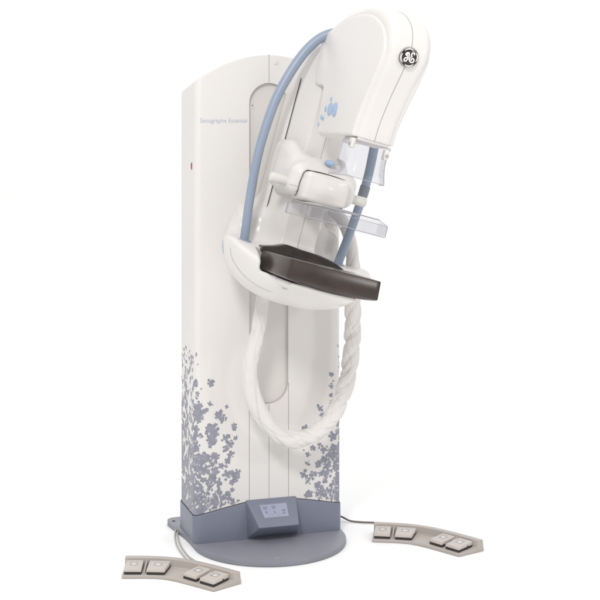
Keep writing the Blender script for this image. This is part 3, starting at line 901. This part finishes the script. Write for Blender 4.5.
V, F = tube([L(p.x, p.y, p.z) for p in path], radii, 84, True, hose_r)
hz = py_obj('cable_sleeve', V, F, M['fabric'], R, 180)
V, F = tube([L(-.058, .121, .948), L(-.0625, .123, .927), L(-.064, .124, .921)], [.0245, .0235, .0205], 24)
py_obj('sleeve_clamp', V, F, M['warmwhite'], hz, 40)

# ================================================================== FOOT PEDALS
def make_pedal(name, label, loc, rz, group):
    P = thing(name, label, 'foot pedal', loc, rz, group)
    FB = [((0, 0), (.0, .124)), ((.045, .001), (.05, .1235)), ((.09, .001), (.105, .1195)), ((.13, -.003), (.158, .110)), ((.165, -.016), (.205, .094)), ((.2, -.036), (.248, .074)), ((.235, -.061), (.292, .047)), ((.28, -.094), (.352, .004)), ((.329, -.131), (.42, -.049))]
    f = catmull([(a[0], a[1], 0) for a, b in FB], 5); b = catmull([(q[0], q[1], 0) for a, q in FB], 5)
    sec = [(0.0, .001), (0.0, .0095), (.02, .012), (.60, .0165), (.735, .0195), (.750, .0425), (.765, .0445), (.94, .0445), (.955, .042), (1.0, .001)]
    V = []; F = []; k = len(sec); n = len(f)
    for i in range(n):
        for u, z in sec: V.append(f[i].lerp(b[i], u)+Vector((0, 0, z)))
    for i in range(n-1):
        for j in range(k): F.append((i*k+j, i*k+(j+1) % k, (i+1)*k+(j+1) % k, (i+1)*k+j))
    F.append(tuple(range(k-1, -1, -1))); F.append(tuple((n-1)*k+j for j in range(k)))
    bmm = bevelled(V, F, .0012, 2, 35)
    bs = bm_obj('pedal_base', bmm, M['beige'], P, 22)
    d = Vector((.775, -.632, 0)); nn = Vector((.632, .775, 0)); E5 = Vector((.329, -.131, 0))
    quads = [((.006, .007), (.068, .007), (.068, .088), (.006, .088)), ((.085, .006), (.150, .001), (.166, .078), (.090, .085))]
    for s0, s1 in ((-.150, -.088), (-.072, -.006)):
        p = [E5+d*s0+nn*.006, E5+d*s1+nn*.006, E5+d*s1+nn*.086, E5+d*s0+nn*.086]
        quads.append(tuple((v.x, v.y) for v in p))
    for qi, q in enumerate(quads):
        c = sum((Vector((x, y, 0)) for x, y in q), Vector())/4
        zt = (.0315, .0315, .0385, .0385); zb = (.0215, .0215, .025, .025)
        V = [Vector((x, y, z)) for (x, y), z in zip(q, zb)]+[Vector((x, y, 0)).lerp(Vector((c.x, c.y, 0)), .03)+Vector((0, 0, z)) for (x, y), z in zip(q, zt)]
        FQ = [(3, 2, 1, 0), (4, 5, 6, 7), (0, 1, 5, 4), (1, 2, 6, 5), (2, 3, 7, 6), (3, 0, 4, 7)]
        pdl = bm_obj('pedal', bevelled(V, FQ, .0018, 2), M['beigepad'], P, 40)
        V = [Vector((x, y, 0)).lerp(Vector((c.x, c.y, 0)), .035)+Vector((0, 0, z)) for z in (.010, .0216) for x, y in q]
        py_obj('gap_filler', V, FQ, M['dark'], pdl, 30)  # dark block filling the gap under the pedal
        # a little engraved symbol: frame, light field and an arrow
        ex = (Vector((*q[1], 0))-Vector((*q[0], 0))).normalized(); ey = Vector((-ex.y, ex.x, 0))
        c2 = c+ey*.006
        def zz(p): # height of the sloping pad top at p
            yy = (p-Vector((*q[0], 0))).dot(ey); return .0315+.007*yy/.081
        def flat(x0, x1, y0, y1, h):
            ps = [c2+ex*x+ey*y for x, y in ((x0, y0), (x1, y0), (x1, y1), (x0, y1))]
            return [p+Vector((0, 0, zz(p)-.0005)) for p in ps]+[p+Vector((0, 0, zz(p)+h)) for p in ps], FQ
        fr_ = [flat(-.014, .014, .0095, .0125, .0004), flat(-.014, .014, -.0125, -.0095, .0004), flat(-.014, -.011, -.0095, .0095, .0004), flat(.011, .014, -.0095, .0095, .0004)]
        V, F = merge(fr_); ic = py_obj('symbol', V, F, M['icon'], pdl, 30)
        V, F = merge([flat(-.007, .007, -.0062, -.0032, .0004), flat(-.007, -.004, -.0032, .0062, .0004), flat(.001, .004, -.0032, .0042, .0004), flat(-.004, .001, .003, .0062, .0004)])
        py_obj('symbol_mark', V, F, M['iconlight'], ic, 30)
    # raised dividers beside the pedals
    for (p0, p1, w) in (((.0765, .012), (.079, .1), .005), ((E5+d*-.08+nn*.014).xy[:], (E5+d*-.08+nn*.096).xy[:], .005)):
        p0 = Vector((*p0, 0)); p1 = Vector((*p1, 0)); nx = (p1-p0).normalized(); sd = Vector((nx.y, -nx.x, 0))*w*.5
        V = [p0-sd+Vector((0, 0, .008)), p0+sd+Vector((0, 0, .008)), p1+sd+Vector((0, 0, .012)), p1-sd+Vector((0, 0, .012)),
             p0-sd+Vector((0, 0, .017)), p0+sd+Vector((0, 0, .017)), p1+sd+Vector((0, 0, .0425)), p1-sd+Vector((0, 0, .0425))]
        bm_obj('divider', bevelled(V, [(3, 2, 1, 0), (4, 5, 6, 7), (0, 1, 5, 4), (1, 2, 6, 5), (2, 3, 7, 6), (3, 0, 4, 7)], .001), M['beige'], bs, 40)
    # a small hinge pin and a tiny red lamp on the ridge
    e = E5+d*.0+nn*.055
    V, F = tube([e+d*-.007+Vector((0, 0, .027)), e+d*-.0035+Vector((0, 0, .027))], .0022, 12); py_obj('hinge_pin', V, F, M['dark'], bs, 40)
    e = E5+d*-.155+nn*.090
    V, F = tube([e+Vector((0, 0, .041)), e+Vector((0, 0, .0447))], .002, 12)
    py_obj('pilot_lamp', V, F, M['red'], bs, 40)
    return P
GRP = 'foot pedals on the floor beside the machine base'
PL = make_pedal('foot_pedal', 'beige four-button foot pedal in front left of the grey base, with pale cable', (-.622, 4.706, 0), 0, GRP)
def copy_tree(o, parent=None):
    c = o.copy(); COL.objects.link(c)
    if parent: c.parent = parent
    for ch in list(o.children): copy_tree(ch, c)
    return c
PR = copy_tree(PL)
PR.location = (.273, 5.114, 0); PR.rotation_euler = (0, 0, math.radians(-7.5))
PR['label'] = 'beige four-button foot pedal right of the grey base, with thin dark cable'
def cable(pts, r, m, P, name='cable'):
    bpy.context.view_layer.update()
    inv = P.matrix_world.inverted()
    V, F = tube([inv @ Vector(p) for p in catmull(pts, 10)], r, 12)
    return py_obj(name, V, F, M[m], P, 180)
cable([(-.41, 5.345, .032), (-.452, 5.31, .03), (-.474, 5.27, .018), (-.482, 5.20, .0055), (-.462, 5.063, .0055), (-.424, 4.936, .0055), (-.392, 4.86, .0055), (-.37, 4.80, .008)], .0033, 'cable', PL)
cable([(-.40, 5.345, .030), (-.446, 5.31, .026), (-.466, 5.26, .014), (-.472, 5.20, .0055), (-.448, 5.063, .0055), (-.408, 4.936, .0055), (-.373, 4.87, .0055), (-.352, 4.80, .008)], .003, 'cable', PL)
cable([(.10, 5.42, .03), (.164, 5.386, .018), (.199, 5.366, .007), (.246, 5.353, .0055), (.30, 5.343, .0055), (.33, 5.29, .008), (.345, 5.215, .012)], .0035, 'darkcable', PR)

# ================================================================== LIGHT, WORLD, CAMERA
DIM, TOP = .37, 1.60
w = bpy.data.worlds.new('World'); sc.world = w; w.use_nodes = True
bg = w.node_tree.nodes['Background']; bg.inputs['Strength'].default_value = 1.0
# light gradient added for contrast: bright overhead and behind the machine, dimmer elsewhere
wn = w.node_tree.nodes; wl = w.node_tree.links
wtc = wn.new('ShaderNodeTexCoord'); wsp = wn.new('ShaderNodeSeparateXYZ'); wl.new(wtc.outputs['Generated'], wsp.inputs[0])
wmr = wn.new('ShaderNodeMapRange'); wmr.interpolation_type = 'SMOOTHSTEP'
for k_, v_ in (('From Min', .3), ('From Max', .88), ('To Min', DIM), ('To Max', 1.07)): wmr.inputs[k_].default_value = v_
wl.new(wsp.outputs['Y'], wmr.inputs['Value'])
wz = wn.new('ShaderNodeMath'); wz.operation = 'MAXIMUM'; wz.inputs[1].default_value = 0; wl.new(wsp.outputs['Z'], wz.inputs[0])
wz2 = wn.new('ShaderNodeMath'); wz2.operation = 'POWER'; wz2.inputs[1].default_value = 1.7; wl.new(wz.outputs[0], wz2.inputs[0])
wmx = wn.new('ShaderNodeMix'); wmx.data_type = 'FLOAT'; wl.new(wz2.outputs[0], wmx.inputs[0]); wl.new(wmr.outputs[0], wmx.inputs[2]); wmx.inputs[3].default_value = TOP
wcb = wn.new('ShaderNodeCombineColor')
for k_, f_ in (('Red', 1.0), ('Green', .997), ('Blue', .995)):
    mm = wn.new('ShaderNodeMath'); mm.operation = 'MULTIPLY'; mm.inputs[1].default_value = f_; wl.new(wmx.outputs[0], mm.inputs[0]); wl.new(mm.outputs[0], wcb.inputs[k_])
wl.new(wcb.outputs[0], bg.inputs['Color'])
def area(name, loc, tgt, size, power, col=(1, 1, 1)):
    l = bpy.data.lights.new(name, 'AREA'); l.shape = 'DISK'; l.size = size; l.energy = power; l.color = col
    o = bpy.data.objects.new(name, l); COL.objects.link(o); o.location = loc
    o.rotation_euler = (Vector(tgt)-Vector(loc)).to_track_quat('-Z', 'Y').to_euler()
    return o
area('key_softbox', (-1.0, .3, 4.4), (0, 5.0, 1.0), 1.0, 128, (1, .985, .965))
area('fill_softbox', (3.4, 2.2, 2.6), (.1, 5.0, 1.2), .6, 22, (1, .98, .96))

cam = bpy.data.cameras.new('camera'); co = bpy.data.objects.new('camera', cam); COL.objects.link(co)
co.location = (0, 0, 1.6); co.rotation_euler = (PI/2, 0, 0)
cam.sensor_width = 36; cam.sensor_fit = 'HORIZONTAL'; cam.lens = 36*1350/600
cam.shift_y = -180/600; cam.clip_start = .05; cam.clip_end = 400
sc.camera = co
sc.view_settings.view_transform = 'Standard'; sc.view_settings.look = 'None'
sc.view_settings.exposure = 0; sc.view_settings.gamma = 1
sc.cycles.max_bounces = 12; sc.cycles.transparent_max_bounces = 24; sc.cycles.diffuse_bounces = 5
